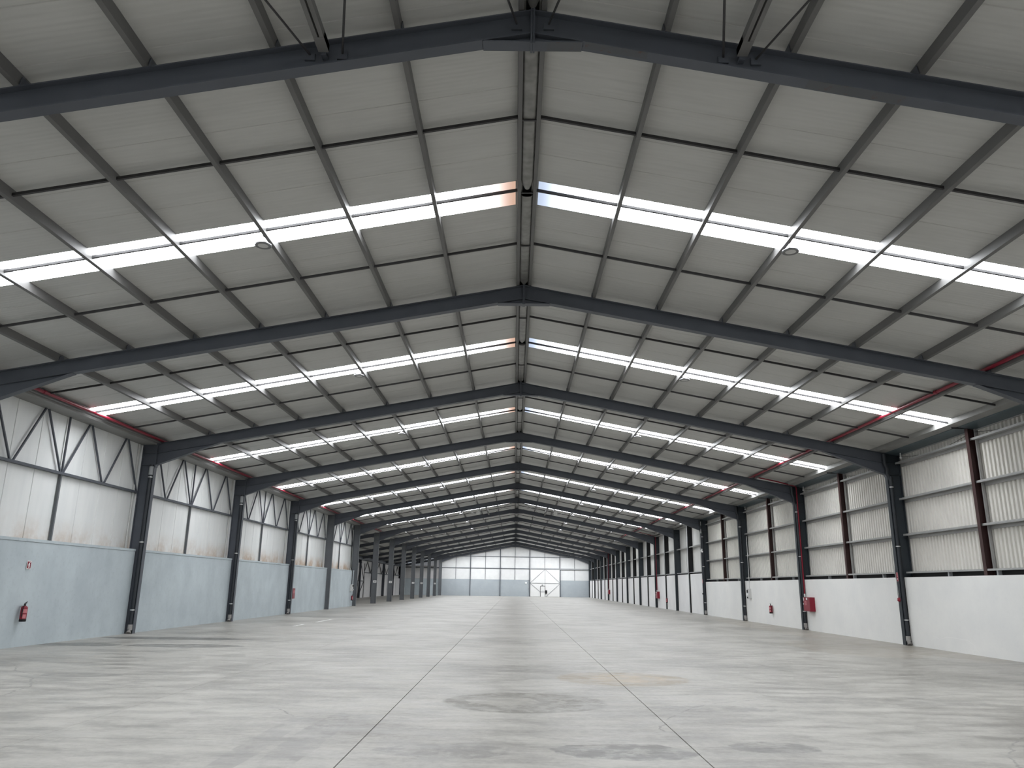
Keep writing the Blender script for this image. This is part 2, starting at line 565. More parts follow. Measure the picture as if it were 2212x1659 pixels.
PW = BAY / 10
me_panel = {s: roof_sheet(s, PW) for s in (-1, 1)}
me_wide_a = {s: roof_sheet(s, PW * 5) for s in (-1, 1)}
me_wide_b = {s: roof_sheet(s, PW * 4) for s in (-1, 1)}
me_sky = {s: roof_sheet(s, PW, 1.9, 12.2, ['sky', 'white'], skylight=True) for s in (-1, 1)}
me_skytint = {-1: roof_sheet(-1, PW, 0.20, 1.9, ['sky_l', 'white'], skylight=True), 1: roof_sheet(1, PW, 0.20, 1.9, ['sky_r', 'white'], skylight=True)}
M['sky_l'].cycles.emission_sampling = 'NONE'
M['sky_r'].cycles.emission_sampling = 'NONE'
me_skyend = {s: roof_sheet(s, PW, 12.2, XEND) for s in (-1, 1)}
me_skyridge = {s: roof_sheet(s, PW, 0.06, 0.20) for s in (-1, 1)}
for b in range(B0, B1 + 1):
    y0 = FC(b) - 0.185
    for s in (-1, 1):
        if -2 <= b <= 4:
            for n in range(10):
                if n != 5:
                    put('roof_panel', me_panel[s], ceil, (0, y0 + n * PW, 0))
        elif b == B1:                       # last bay: second glowing strip added out of view to brighten the far wall
            put('roof_panel', me_wide_a[s], ceil, (0, y0, 0))
            for n in (7, 8, 9):
                put('roof_panel', me_panel[s], ceil, (0, y0 + n * PW, 0))
            put('skylight_panel', me_sky[s], ceil, (0, y0 + 6 * PW, 0), 'added unseen glowing roof strip brightening the far wall')
            put('skylight_end', me_skyend[s], ceil, (0, y0 + 6 * PW, 0))
            put('skylight_end', me_skyridge[s], ceil, (0, y0 + 6 * PW, 0))
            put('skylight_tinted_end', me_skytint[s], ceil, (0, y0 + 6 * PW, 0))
        else:
            put('roof_panel', me_wide_a[s], ceil, (0, y0, 0))
            put('roof_panel', me_wide_b[s], ceil, (0, y0 + 6 * PW, 0))
        put('skylight_panel', me_sky[s], ceil, (0, y0 + 5 * PW, 0), 'added unseen glowing roof strip brightening the far wall')
        put('skylight_end', me_skyend[s], ceil, (0, y0 + 5 * PW, 0))
        put('skylight_end', me_skyridge[s], ceil, (0, y0 + 5 * PW, 0))
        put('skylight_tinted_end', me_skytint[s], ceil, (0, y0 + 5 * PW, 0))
# closing strips at both ends of the roof
for s in (-1, 1):
    put('roof_end', roof_sheet(s, 0.9), ceil, (0, FC(B0) - 1.085, 0))
    put('roof_end', roof_sheet(s, 0.9), ceil, (0, FC(B1 + 1) - 0.185, 0))
# ridge cap above the gap
mb = MB().prism([(-0.3, YB - 1.1, zroof(0.3) + 0.062), (0, YB - 1.1, ZRF + 0.075), (0.3, YB - 1.1, zroof(0.3) + 0.062), (0.3, YB - 1.1, zroof(0.3) + 0.08), (0, YB - 1.1, ZRF + 0.10), (-0.3, YB - 1.1, zroof(0.3) + 0.08)], (0, YE - YB + 2, 0))
put('ridge_cap', mb.mesh('ridge_cap', 'galv'), ceil)

PX = [0.10 + 1.46 * n for n in range(1, 8)] + [11.86]
PH = 0.158


def purlin_mesh(x, s, h=PH, fl=0.062):
    """C section, web on the ridge side, open side downslope"""
    t = 0.007
    z0 = zr(x)
    z1 = zroof(x)
    P = lambda dx, z: (s * (x + dx), 0.004, z - T * dx)
    pts = [P(0, z0), P(fl, z0), P(fl, z0 + 0.02), P(fl - t, z0 + 0.02), P(fl - t, z0 + t), P(t, z0 + t), P(t, z1 - t), P(fl - t, z1 - t), P(fl - t, z1 - 0.02), P(fl, z1 - 0.02), P(fl, z1), P(0, z1)]
    return MB().prism(pts, (0, BAY - 0.008, 0)).mesh('purlin', 'purlin')


me_pur = {(s, i): purlin_mesh(x, s) for s in (-1, 1) for i, x in enumerate(PX)}
me_eave = MB().prism([(11.73, 0.003, 6.045), (11.985, 0.003, 6.0), (11.985, 0.003, 6.012), (11.74, 0.003, 6.057), (11.74, 0.003, zroof(11.74) - 0.012), (11.80, 0.003, zroof(11.80) - 0.012), (11.80, 0.003, zroof(11.80) - 0.003), (11.73, 0.003, zroof(11.73) - 0.003)], (0, BAY - 0.006, 0)).mesh('eave_beam', 'soffit')
me_rid = {s: MB().prism([(s * 0.105, 0.004, 8.235), (s * 0.165, 0.004, 8.235), (s * 0.175, 0.004, zroof(0.175)), (s * 0.168, 0.004, zroof(0.168)), (s * 0.157, 0.004, 8.243), (s * 0.115, 0.004, 8.243), (s * 0.115, 0.004, 8.39 - 0.01), (s * 0.105, 0.004, 8.38)], (0, BAY - 0.008, 0)).mesh('ridge_purlin', 'purlin') for s in (-1, 1)}
# cleats fixing the purlins to the rafters
me_cleat = {}
for s in (-1, 1):
    for i, x in enumerate(PX):
        mb = MB()
        mb.prism([(s * (x - 0.006), -0.10, zr(x)), (s * (x - 0.006), 0.10, zr(x)), (s * (x - 0.006), 0.07, zr(x) + 0.12), (s * (x - 0.006), -0.07, zr(x) + 0.12)], (s * -0.012, 0, 0))
        me_cleat[(s, i)] = mb.mesh('cleat', 'steel')
RODY = (BAY * 0.25, BAY * 0.5, BAY * 0.75)
me_rod = {s: MB().prism([(s * 0.11, -0.02, zroof(0.11) - 0.105), (s * 0.11, 0.02, zroof(0.11) - 0.105), (s * 0.11, 0.02, zroof(0.11) - 0.06), (s * 0.11, -0.02, zroof(0.11) - 0.06)], (s * 11.72, 0, -T * 11.72)).mesh('sag_rod', 'rod') for s in (-1, 1)}
me_rodc = MB().box(-0.105, 0.105, -0.018, 0.018, 8.225, 8.24).mesh('ridge_tie', 'rod')
for b in range(B0, B1 + 1):
    for s in (-1, 1):
        for i in range(len(PX)):
            if i == len(PX) - 1 and s < 0 and b >= AISLE0:
                pass
            if i == len(PX) - 1 and s > 0:
                put('eave_beam', me_eave, ceil, (0, FC(b), 0))
                continue
            put('purlin', me_pur[(s, i)], ceil, (0, FC(b), 0))
            if b <= 5 and b >= -1 and i < 7:
                put('purlin_cleat', me_cleat[(s, i)], ceil, (0, FC(b), 0))
        put('ridge_purlin', me_rid[s], ceil, (0, FC(b), 0))
        if b >= -2:
            for yy in RODY:
                put('sag_rod', me_rod[s], ceil, (0, FC(b) + yy, 0))
    if b >= -2 and b <= 7:
        for yy in RODY:
            put('ridge_tie', me_rodc, ceil, (0, FC(b) + yy, 0))
# galvanised ridge liners: arched sheets between the ridge purlins, tongue-shaped at the far end
def liner(y0, y1, zoff=0.0, w=0.104):
    mb = MB()
    n = 8
    rows = []
    yt = [(y0, w), (y1 - 0.28, w), (y1 - 0.10, w * 0.72), (y1, w * 0.40)]
    pts = []
    for y, ww in yt:
        for j in range(n + 1):
            a = math.pi * j / n
            pts.append((-ww * math.cos(a), y, 8.275 + zoff - 0.035 * math.sin(a)))
    f = []
    for i in range(len(yt) - 1):
        for j in range(n):
            a = i * (n + 1) + j
            f.append((a, a + 1, a + n + 2, a + n + 1))
    mb.poly(pts, f)
    me = mb.mesh('ridge_liner', 'galv', True)
    return me


me_la = liner(0.12, BAY * 0.5 - 0.1)
me_lb = liner(BAY * 0.5 + 0.15, BAY - 0.10)
for b in range(-2, 8):
    put('ridge_liner', me_la, ceil, (0, FC(b), 0))
    put('ridge_liner', me_lb, ceil, (0, FC(b), 0))
# dark lid over the ridge gap so that the liners read against it
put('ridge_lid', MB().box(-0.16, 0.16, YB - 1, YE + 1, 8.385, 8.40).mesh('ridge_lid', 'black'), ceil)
# aisle roof
AR0 = FC(AISLE0)
for b in range(AISLE0, B1 + 1):
    xa, xb = XEND, 19.3
    pts = [(-xa, FC(b) - 0.085, zroof(xa)), (-xa, FC(b + 1) - 0.085, zroof(xa)), (-xb, FC(b + 1) - 0.085, zroof(xb)), (-xb, FC(b) - 0.085, zroof(xb))]
    put('aisle_roof_panel', MB().prism(pts, (0, 0, 0.06)).mesh('aisle_roof', 'roof'), ceil)
    for x in (13.2, 14.66, 16.12, 17.58):
        put('aisle_purlin', purlin_mesh(x, -1), ceil, (0, FC(b), 0))
put('aisle_roof_panel', MB().box(-19.3, -XEND, YE - 1.0, YE + 0.6, 4.6, 4.62).mesh('aisle_end', 'roof'), ceil)

# ------------------------------------------------------------------ portal frames
def i_rafter(s):
    mb = MB()
    tf, tw = 0.016, 0.012

    def seg(y0, y1, a0, a1):      # a: offsets below top
        pts = [(s * 0.0, y0, zr(0) - a0), (s * 0.0, y1, zr(0) - a0), (s * 0.0, y1, zr(0) - a1), (s * 0.0, y0, zr(0) - a1)]
        mb.prism(pts, (s * CX0, 0, -T * CX0))
    seg(0, FW, 0, tf)
    seg(0, FW, RD - tf, RD)
    seg(FW / 2 - tw / 2, FW / 2 + tw / 2, tf, RD - tf)
    return mb.mesh('rafter', 'steel')


def haunch(s):
    mb = MB()
    zb = 5.27
    xt = 10.02
    zt = zr(xt) - RD
    ym = FW / 2
    mb.prism([(s * CX0, ym - 0.006, zb), (s * CX0, ym - 0.006, zr(CX0) - RD), (s * xt, ym - 0.006, zt)], (0, 0.012, 0))
    d = 0.016
    mb.prism([(s * CX0, 0, zb), (s * CX0, 0, zb + d), (s * (xt - 0.05), 0, zt + d * 0.6), (s * (xt - 0.05), 0, zt - 0.002)], (0, FW, 0))
    return mb.mesh('haunch', 'steel')


def column(s, mat='steel'):
    mb = MB()
    tf, tw = 0.018, 0.012
    zt = zr(CX0)
    mb.box(s * CX0, s * (CX0 + tf), 0, FW, 0, zt)
    mb.box(s * (CX1 - tf), s * CX1, 0, FW, 0, zt - 0.05)
    mb.box(s * (CX0 + tf), s * (CX1 - tf), FW / 2 - tw / 2, FW / 2 + tw / 2, 0, zt - 0.02)
    # stiffener plates across the web
    for z in (5.27, 5.66):
        mb.box(s * (CX0 + tf), s * (CX1 - tf), 0.01, FW - 0.01, z, z + 0.014)
    return mb.mesh('column', mat)


def end_plate(s):
    return MB().box(s * (CX0 - 0.022), s * CX0, -0.012, FW + 0.012, 5.22, zr(CX0) + 0.03).mesh('end_plate', 'steel')


def apex():
    mb = MB()
    ym = FW / 2
    mb.box(-0.026, -0.003, -0.006, FW + 0.006, 7.765, 8.262)
    mb.box(0.003, 0.026, -0.006, FW + 0.006, 7.765, 8.262)
    mb.box(-0.003, 0.003, 0.02, FW - 0.02, 7.79, 8.25)
    mb.prism([(-0.6, ym - 0.006, 7.80), (0.6, ym - 0.006, 7.80), (0.6, ym - 0.006, zr(0.6) - RD), (0, ym - 0.006, zr(0) - RD), (-0.6, ym - 0.006, zr(0.6) - RD)], (0, 0.012, 0))
    return mb.mesh('apex_haunch', 'steel')


def apex_plate(x0, x1, mat):
    return MB().box(x0, x1, 0, FW, 7.786, 7.802).mesh('apex_plate', mat)


me_raf = {s: i_rafter(s) for s in (-1, 1)}
me_hau = {s: haunch(s) for s in (-1, 1)}
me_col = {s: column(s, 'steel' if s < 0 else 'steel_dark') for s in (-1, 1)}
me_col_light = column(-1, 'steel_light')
me_ep = {s: end_plate(s) for s in (-1, 1)}
me_apex = apex()
me_app = apex_plate(-0.585, 0.585, 'steel')
me_base = {s: MB().box(s * (CX0 - 0.01), s * (CX1 + 0.0), -0.03, FW + 0.03, 0.0, 0.012).mesh('base_plate', 'cement') for s in (-1, 1)}
# aisle rafter + outer column
mb = MB()
for (y0, y1, a0, a1) in ((0, FW, 0, 0.016), (0, FW, 0.284, 0.30), (FW / 2 - 0.006, FW / 2 + 0.006, 0.016, 0.284)):
    mb.prism([(-CX1, y0, zr(CX1) - a0), (-CX1, y1, zr(CX1) - a0), (-CX1, y1, zr(CX1) - a1), (-CX1, y0, zr(CX1) - a1)], (AX + 0.35 + CX1, 0, T * (AX + 0.35 + CX1)))
me_araf = mb.mesh('aisle_rafter', 'steel')
zc = zr(abs(AX + 0.35))
mb = MB().box(AX + 0.35, AX + 0.33, 0, FW, 0, zc).box(AX + 0.02, AX, 0, FW, 0, zc).box(AX + 0.02, AX + 0.33, FW / 2 - 0.006, FW / 2 + 0.006, 0, zc)
me_acol = mb.mesh('aisle_column', 'steel')

ordn = ['nearest the camera, crossing the top edge', 'second from the camera, columns out of view', 'third from the camera, first with columns in view',
        'fourth from the camera, red riser on its right column', 'fifth from the camera, grey switch box beside its right column', 'sixth from the camera, white camera on its right column',
        'seventh from the camera, where the left wall ends', 'eighth from the camera, first free-standing left column', 'ninth from the camera, second free-standing left column',
        'tenth from the camera, left column without white plate', 'eleventh from the camera, fourth free-standing left column', 'twelfth from the camera, farthest red riser', 'thirteenth from the camera, third from the far wall',
        'fourteenth from the camera, last but one', 'standing against the far white wall']
FRAMES = {}
for k in range(FSTART, FEND + 1):
    lab = 'dark grey steel portal frame ' + (ordn[k + 1] if k >= -1 else 'behind the camera')
    fr = root('portal_frame', lab, 'steel frame', (0, FY(k), 0), 'steel portal frames of the hall')
    FRAMES[k] = fr
    for s in (-1, 1):
        put('rafter', me_raf[s], fr)
        put('haunch', me_hau[s], fr)
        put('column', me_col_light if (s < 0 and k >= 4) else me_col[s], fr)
        put('end_plate', me_ep[s], fr)
        put('base_plate', me_base[s], fr)
    put('apex_haunch', me_apex, fr)
    put('apex_plate', me_app, fr)
    if k == -1:
        mbr = MB().box(0.17, 0.575, 0.003, FW - 0.003, 7.7845, 7.7862)
        put('rust_patch', mbr.mesh('rust_patch', 'rust'), fr, label='rusty stain on the underside of the apex plate')
        mbr = MB().prism([(0.62, 0.004, zr(0.62) - RD - 0.002), (0.62, 0.12, zr(0.62) - RD - 0.002), (1.35, 0.12, zr(1.35) - RD - 0.002), (1.35, 0.004, zr(1.35) - RD - 0.002)], (0, 0, 0.0015))
        put('rust_patch', mbr.mesh('rust_patch', 'rust'), fr)
        mbr = MB().prism([(3.2, 0.004, zr(3.2) - RD - 0.002), (3.2, 0.15, zr(3.2) - RD - 0.002), (4.3, 0.15, zr(4.3) - RD - 0.002), (4.3, 0.004, zr(4.3) - RD - 0.002)], (0, 0, 0.0015))
        put('rust_patch', mbr.mesh('rust_patch', 'rust'), fr)
    if k >= AISLE0:
        put('aisle_rafter', me_araf, fr)
        put('aisle_column', me_acol, fr)

# roof bracing: struts and diagonal rods in the braced bays
def brace_bay(b, name_where, near):
    y0, y1 = FY(b) + FW / 2, FY(b + 1) + FW / 2
    for s, side in ((-1, 'left'), (1, 'right')):
        x = 2.44
        z = zr(x) - 0.13
        mb = MB()
        for dx in (-0.062, 0.012):
            mb.box(s * x + dx, s * x + dx + 0.05, y0 + 0.09, y1 - 0.10, z - 0.05, z + 0.05)
        mb.box(s * x - 0.062, s * x + 0.062, y1 - 0.35, y1 - 0.10, z - 0.052, z + 0.04)
        st = put('bracing_strut', mb.mesh('bracing_strut', 'purlin'))
        tag(st, f'grey double-channel roof strut {name_where} on the {side} slope', 'strut', 'roof bracing struts')
        put('strut_bracket', MB().box(s * x - 0.03, s * x + 0.03, y1 - 0.10, y1 - 0.008, z - 0.09, z - 0.05).mesh('strut_bracket', 'steel'), st)
        runs = [((0.19, y1), (2.3, y0), 'starting at the ridge'), ((2.24, y1), (0.14, y0), 'starting above the strut'), ((2.62, y1), (4.8, y0), 'starting below the strut')]
        for (xa, ya), (xb, yb), how in runs:
            dz = 0.05 if xb < xa else 0.0
            za, zb2 = zr(xa) - 0.13 - dz, zr(xb) - 0.13 - dz
            r = put('bracing_rod', MB().tube([(s * xa, ya - 0.03, za), (s * xb, yb + 0.03, zb2)], 0.014, 6).mesh('bracing_rod', 'rod', True))
            tag(r, f'thin bracing rod {name_where}, {side} slope, {how}', 'brace rod', 'roof bracing rods')
            put('anchor_cleat', MB().box(s * xa - 0.06, s * xa + 0.06, ya - 0.035, ya - 0.008, za - 0.075, za + 0.015).mesh('anchor_cleat', 'steel'), r)


brace_bay(-2, 'before the nearest frame', True)
brace_bay(5, 'beyond the seventh frame', False)

# ------------------------------------------------------------------ left wall
wl = root('wall_left', 'left wall with blue-grey dado, white cladding panels and zigzag bracing', 'wall', (-12.5, 0, 0), kind='structure')
wl_off = (12.5, 0, 0)


def wput(parent, name, me, y=0.0, off=12.5, label=None):
    return put(name, me, parent, (off, y, 0), label)


G = 0.092
me_dado = MB().box(-12.52, -12.21, G, BAY - G, 0, 2.50).mesh('dado_panel', 'dado_l')
me_cap = MB().box(-12.52, -12.195, G, BAY - G, 2.505, 2.575).mesh('dado_cap', 'dado_l')
LW = BAY / 8
gp = 0.004
me_clp = MB().prism([(-12.536, gp + 0.006, 2.45), (-12.53, gp + 0.012, 2.45), (-12.53, LW - gp - 0.012, 2.45), (-12.536, LW - gp - 0.006, 2.45), (-12.575, LW, 2.45), (-12.575, 0, 2.45)], (0, 0, 3.66)).mesh('cladding_panel', 'clad')
me_rail = MB().box(-12.52, -12.41, G, BAY - G, 4.352, 4.362).box(-12.424, -12.41, G, BAY - G, 4.362, 4.408).box(-12.52, -12.41, G, BAY - G, 4.408, 4.418).mesh('wall_rail', 'steel')
me_mid = MB().box(-12.51, -12.44, BAY / 2 - 0.027, BAY / 2 + 0.027, 2.575, 4.352).mesh('wall_post', 'steel_light')
me_soff = MB().box(-12.54, -11.98, 0.0, BAY, 5.95, 5.97).box(-11.99, -11.98, 0.0, BAY, 5.97, zroof(11.99)).mesh('eave_soffit', 'soffit')
me_angle = MB().box(-12.51, -12.46, 0, 0.045, 2.58, 5.94).mesh('corner_angle', 'lightgrey')


def web(ya, za, yb, zb, me_x=-12.435):
    d = Vector((0, yb - ya, zb - za)).normalized()
    n = Vector((0, -d.z, d.y)) * 0.020
    a, c = Vector((me_x, ya, za)), Vector((me_x, yb, zb))
    return MB().prism([tuple(a + n), tuple(a - n), tuple(c - n), tuple(c + n)], (-0.045, 0, 0)).mesh('brace', 'steel')


zt_, zb_ = 5.95, 4.418
nod = []
half = BAY / 4
for i in range(4):
    y_b0, y_t, y_b1 = i * half, (i + 0.5) * half, (i + 1) * half
    nod.append(web(y_b0 + (0.14 if i == 0 else 0.06), zb_, y_t - 0.06, zt_))
    nod.append(web(y_t + 0.06, zt_, y_b1 - 0.08, zb_))
nod.append(web(BAY / 2, zb_, BAY / 2, zt_))
for b in range(0, AISLE0):
    y = FC(b)
    wput(wl, 'dado_panel', me_dado, y)
    wput(wl, 'dado_cap', me_cap, y)
    for n in range(8):
        wput(wl, 'cladding_panel', me_clp, y + n * LW)
    wput(wl, 'wall_rail', me_rail, y)
    wput(wl, 'wall_post', me_mid, y)
    wput(wl, 'eave_soffit', me_soff, y)
    wput(wl, 'corner_angle', me_angle, y + BAY - 0.22)
    for mm in nod:
        wput(wl, 'brace', mm, y)
# the part of the wall beside and behind the camera, never in view
wput(wl, 'dado_panel', MB().box(-12.5, -12.2, YB - 0.5, FC(0) - G, 0, 2.575).mesh('dado_long', 'dado_l'))
wput(wl, 'cladding_panel', MB().box(-12.575, -12.53, YB - 0.5, FC(0), 2.5, 6.09).mesh('clad_long', 'clad'))
# return at the end of the wall beside the aisle opening
wput(wl, 'wall_return', MB().box(-12.56, -12.42, FC(AISLE0) + 0.005, FC(AISLE0) + 0.03, 0, 5.95).mesh('wall_return', 'clad'))

# ------------------------------------------------------------------ right wall
wr = root('wall_right', 'right wall with white dado, cream corrugated sheeting and smooth white panels further back', 'wall', (12.5, 0, 0), kind='structure')


def rput(name, me, y=0.0, label=None):
    return put(name, me, wr, (-12.5, y, 0), label)


me_rd = MB().box(12.14, 12.50, G, BAY - G, 0, 2.04).mesh('dado_panel', 'dado_r')
me_sill = MB().box(12.22, 12.44, G, BAY - G, 2.205, 2.215).box(12.22, 12.232, G, BAY - G, 2.165, 2.205).mesh('sill_rail', 'girt')
me_dark = MB().box(12.42, 12.45, G, BAY - G, 2.04, 2.205).mesh('vent_gap', 'black')
me_brk = MB().box(12.26, 12.36, -0.03, 0.03, 2.04, 2.165).mesh('sill_bracket', 'flange_grey')


def girt(z, y0, y1, xf):
    return MB().box(xf, 12.45, y0, y1, z, z + 0.012).box(xf, xf + 0.012, y0, y1, z - 0.012, z + 0.048).box(12.43, 12.45, y0, y1, z - 0.10, z).mesh('girt', 'girt')


girts = [girt(z, ya, yb, xf) for z in (3.335, 4.47, 5.63) for ya, yb, xf in ((G, BAY / 2 - 0.02, 12.26), (BAY / 2 + 0.02, BAY - G, 12.26))]


def corrugated(y0, y1, z0, z1, x=12.46, pitch=0.175, depth=0.048):
    mb = MB()
    n = round((y1 - y0) / pitch)
    p = (y1 - y0) / n
    prof = []
    for i in range(n):
        a = y0 + i * p
        prof += [(x + depth, a), (x + depth, a + 0.22 * p), (x, a + 0.36 * p), (x, a + 0.86 * p)]
    prof.append((x + depth, y1))
    pts = [(q[0], q[1], z0) for q in prof] + [(q[0], q[1], z1) for q in prof]
    N = len(prof)
    mb.poly(pts, [(i, i + 1, N + i + 1, N + i) for i in range(N - 1)])
    return mb.mesh('corrugated_sheet', 'corr')


me_cor = [corrugated(0, BAY / 2, 2.05, 6.1), corrugated(BAY / 2, BAY, 2.05, 6.1)]
me_bpost = MB().box(12.20, 12.215, BAY / 2 - 0.07, BAY / 2 + 0.07, 2.04, 5.95).box(12.215, 12.40, BAY / 2 - 0.012, BAY / 2 + 0.012, 2.04, 5.95).box(12.40, 12.415, BAY / 2 - 0.07, BAY / 2 + 0.07, 2.04, 5.95).mesh('brown_post', 'brown')
me_lang = MB().box(12.36, 12.42, BAY / 2 - 0.13, BAY / 2 - 0.085, 2.21, 5.95).mesh('edge_angle', 'girt')
me_gut = MB().prism([(11.98, 0, 6.00), (12.44, 0, 5.935), (12.44, 0, 5.92), (11.98, 0, 5.985)], (0, BAY, 0)).mesh('gutter', 'gutter')
me_gutl = MB().box(12.42, 12.46, 0, BAY, 5.90, 5.93).mesh('gutter_lip', 'girt')
me_sofr = MB().prism([(11.915, 0, 6.03), (11.985, 0, 6.0), (11.985, 0, 5.985), (11.915, 0, 6.015)], (0, BAY, 0)).mesh('eave_soffit', 'soffit')
me_arm = MB().box(11.80, 12.22, BAY / 2 - 0.02, BAY / 2 + 0.02, 5.95, 5.985).mesh('post_arm', 'black')
me_bk = MB().box(12.52, 12.56, 0, BAY, 0, 6.15).mesh('outer_sheet', 'corr')
NCOR = 4
for b in range(-1, NCOR):
    y = FC(b)
    rput('outer_sheet', me_bk, y)
    rput('gutter', me_gut, y)
    rput('dado_panel', me_rd, y)
    for me in me_cor:
        rput('corrugated_sheet', me, y)
    if b < 0:
        continue
    rput('gutter_lip', me_gutl, y)
    rput('sill_rail', me_sill, y)
    rput('vent_gap', me_dark, y)
    for q in (1.6, 3.9, 6.2):
        rput('sill_bracket', me_brk, y + q)
    for me in girts:
        rput('girt', me, y)
    rput('brown_post', me_bpost, y, 'rust-brown steel post at mid bay')
    rput('edge_angle', me_lang, y)
    rput('post_arm', me_arm, y)
    # cable slung below the gutter
    pts = [(12.36, 0.2 + (BAY - 0.4) * t / 10, 5.86 - 0.20 * math.sin(math.pi * ((t / 10 * 2) % 1.0001))) for t in range(11)]
    rput('slung_cable', MB().tube(pts, 0.006, 5).mesh('slung_cable', 'black'), y)
rput('outer_sheet', MB().box(12.14, 12.56, YB - 0.5, FC(-1), 0, 6.15).mesh('outer_long', 'dado_r'))
# smooth-panelled bays
DZ = 2.58
me_fd = [MB().box(12.14, 12.50, G, BAY / 2 - 0.05, 0, DZ).mesh('dado_panel', 'dado_far'), MB().box(12.14, 12.50, BAY / 2 + 0.05, BAY - G, 0, DZ).mesh('dado_panel', 'dado_far')]
me_fsill = MB().box(12.10, 12.42, G, BAY - G, 2.70, 2.715).box(12.10, 12.112, G, BAY - G, 2.66, 2.70).mesh('sill_rail', 'flange_grey')
me_fdark = MB().box(12.30, 12.44, G, BAY - G, DZ, 2.70).mesh('sill_gap', 'black')
me_fr = MB().box(12.14, 12.40, G, BAY - G, 4.42, 4.435).box(12.14, 12.155, G, BAY - G, 4.39, 4.46).mesh('wall_rail', 'girt')
me_fpost = MB().box(12.03, 12.05, BAY / 2 - 0.06, BAY / 2 + 0.06, 0, 5.98).mesh('post_flange', 'flange_grey')
me_fweb = MB().box(12.05, 12.40, BAY / 2 - 0.008, BAY / 2 + 0.008, 0, 5.98).mesh('post_web', 'black')
SPW = BAY / 4
me_sp = MB().prism([(12.42, 0.012, 2.6), (12.42, SPW - 0.012, 2.6), (12.44, SPW, 2.6), (12.46, SPW, 2.6), (12.46, 0, 2.6), (12.44, 0, 2.6)], (0, 0, 3.55)).mesh('wall_panel', 'smooth')
me_jnt = MB().box(12.412, 12.425, -0.012, 0.012, 2.7, 6.0).mesh('panel_joint', 'black')
for b in range(NCOR, B1 + 1):
    y = FC(b)
    rput('outer_sheet', me_bk, y)
    for me in me_fd:
        rput('dado_panel', me, y)
    rput('sill_rail', me_fsill, y)
    rput('sill_gap', me_fdark, y)
    rput('wall_rail', me_fr, y)
    p = rput('wall_post', me_fpost, y)
    put('post_web', me_fweb, p)
    for n in range(4):
        rput('wall_panel', me_sp, y + n * SPW)
        if n in (1, 3):
            rput('panel_joint', me_jnt, y + n * SPW)
    rput('eave_soffit', MB().box(11.95, 12.45, 0, BAY, 5.93, 5.945).mesh('eave_soffit', 'soffit'), y)
# pale crack in the near plaster
cr = [(23.61, .36), (23.4, .33), (23.27, .29), (22.9, .37), (22.53, .38), (22.2, .365), (21.86, .36), (21.7, .30), (21.56, .24), (21.45, .12), (21.34, .03)]
mb = MB()
for (a, b2) in zip(cr, cr[1:]):
    mb.prism([(12.139, a[0], a[1] - 0.008), (12.139, a[0], a[1] + 0.008), (12.139, b2[0], b2[1] + 0.006), (12.139, b2[0], b2[1] - 0.006)], (0.0015, 0, 0))
rput('plaster_crack', mb.mesh('plaster_crack', 'white'), 0, 'pale branching crack in the plaster')

# ------------------------------------------------------------------ far wall, door
we = root('wall_back', 'far end wall of white panels above a blue-grey dado', 'wall', (0, YE, 0), kind='structure')


def eput(name, me, parent=None, label=None):
    return put(name, me, parent or we, (0, 0, 0), label)


posts = [-12.1, -7.33, -2.46, 2.38, 7.30, 12.1]
for i in range(5):
    xa, xb = posts[i], posts[i + 1]
    if i != 3:
        eput('dado_panel', MB().box(xa, xb, 0, 0.25, 0, 2.60).mesh('dado_panel', 'dado_end'))
    xm = (xa + xb) / 2
    for (u, w) in ((xa, xm), (xm, xb)):
        for (z0, z1) in ((2.60, 4.38), (4.38, 6.26), (6.26, 8.3)):
            if z0 > zr(min(abs(u), abs(w))) or (i == 3 and z1 < 4.5):
                continue
            zl, zh = [min(z1, zr(x) + 0.1) for x in (u, w)]
            pts = [(u + 0.012, 0.06, z0 + 0.01), (w - 0.012, 0.06, z0 + 0.01), (w - 0.012, 0.06, max(z0 + 0.02, zh)), (u + 0.012, 0.06, max(z0 + 0.02, zl))]
            eput('cladding_panel', MB().prism(pts, (0, 0.1, 0)).mesh('cladding_panel', 'clad_end'))
eput('wall_backing', MB().prism([(-19.2, 0.26, 0), (12.7, 0.26, 0), (12.7, 0.26, 6.1), (0, 0.26, 8.6), (-19.2, 0.26, 5.0)], (0, 0.05, 0)).mesh('backing', 'black'))
for x in posts[1:5]:
    eput('wall_post', MB().box(x - 0.06, x + 0.06, -0.12, 0.06, 0, zr(x) + 0.05).mesh('wall_post', 'steel'))
for i in range(5):
    xm = (posts[i] + posts[i + 1]) / 2
    eput('panel_joint', MB().box(xm - 0.03, xm + 0.03, 0.0, 0.065, 2.6 if i != 3 else 4.4, zr(xm) + 0.05).mesh('panel_joint', 'steel'))
eput('wall_rail', MB().box(-12.1, 2.38, -0.03, 0.06, 4.34, 4.44).mesh('wall_rail', 'steel'))
eput('wall_rail', MB().box(2.38, 12.1, -0.16, 0.06, 4.30, 4.50).mesh('door_track', 'flange_grey'))
eput('wall_rail', MB().box(-9.9, 9.9, -0.03, 0.06, 6.21, 6.29).mesh('wall_rail', 'steel'))
# aisle part of the far wall
eput('dado_panel', MB().box(AX - 0.1, -12.1, 0, 0.25, 0, 2.60).mesh('dado_panel', 'dado_l'))
eput('cladding_panel', MB().box(AX - 0.1, -15.4, 0.06, 0.2, 2.61, 5.2).mesh('cladding_panel', 'aisle_white'))
eput('cladding_panel', MB().box(-15.38, -12.1, 0.06, 0.2, 2.61, 6.1).mesh('cladding_panel', 'aisle_white'))
eput('wall_rail', MB().box(AX, -12.1, -0.05, 0.06, 4.30, 4.44).mesh('wall_rail', 'steel'))
eput('wall_post', MB().box(-15.46, -15.36, -0.06, 0.06, 2.6, 4.9).mesh('wall_post', 'steel'))

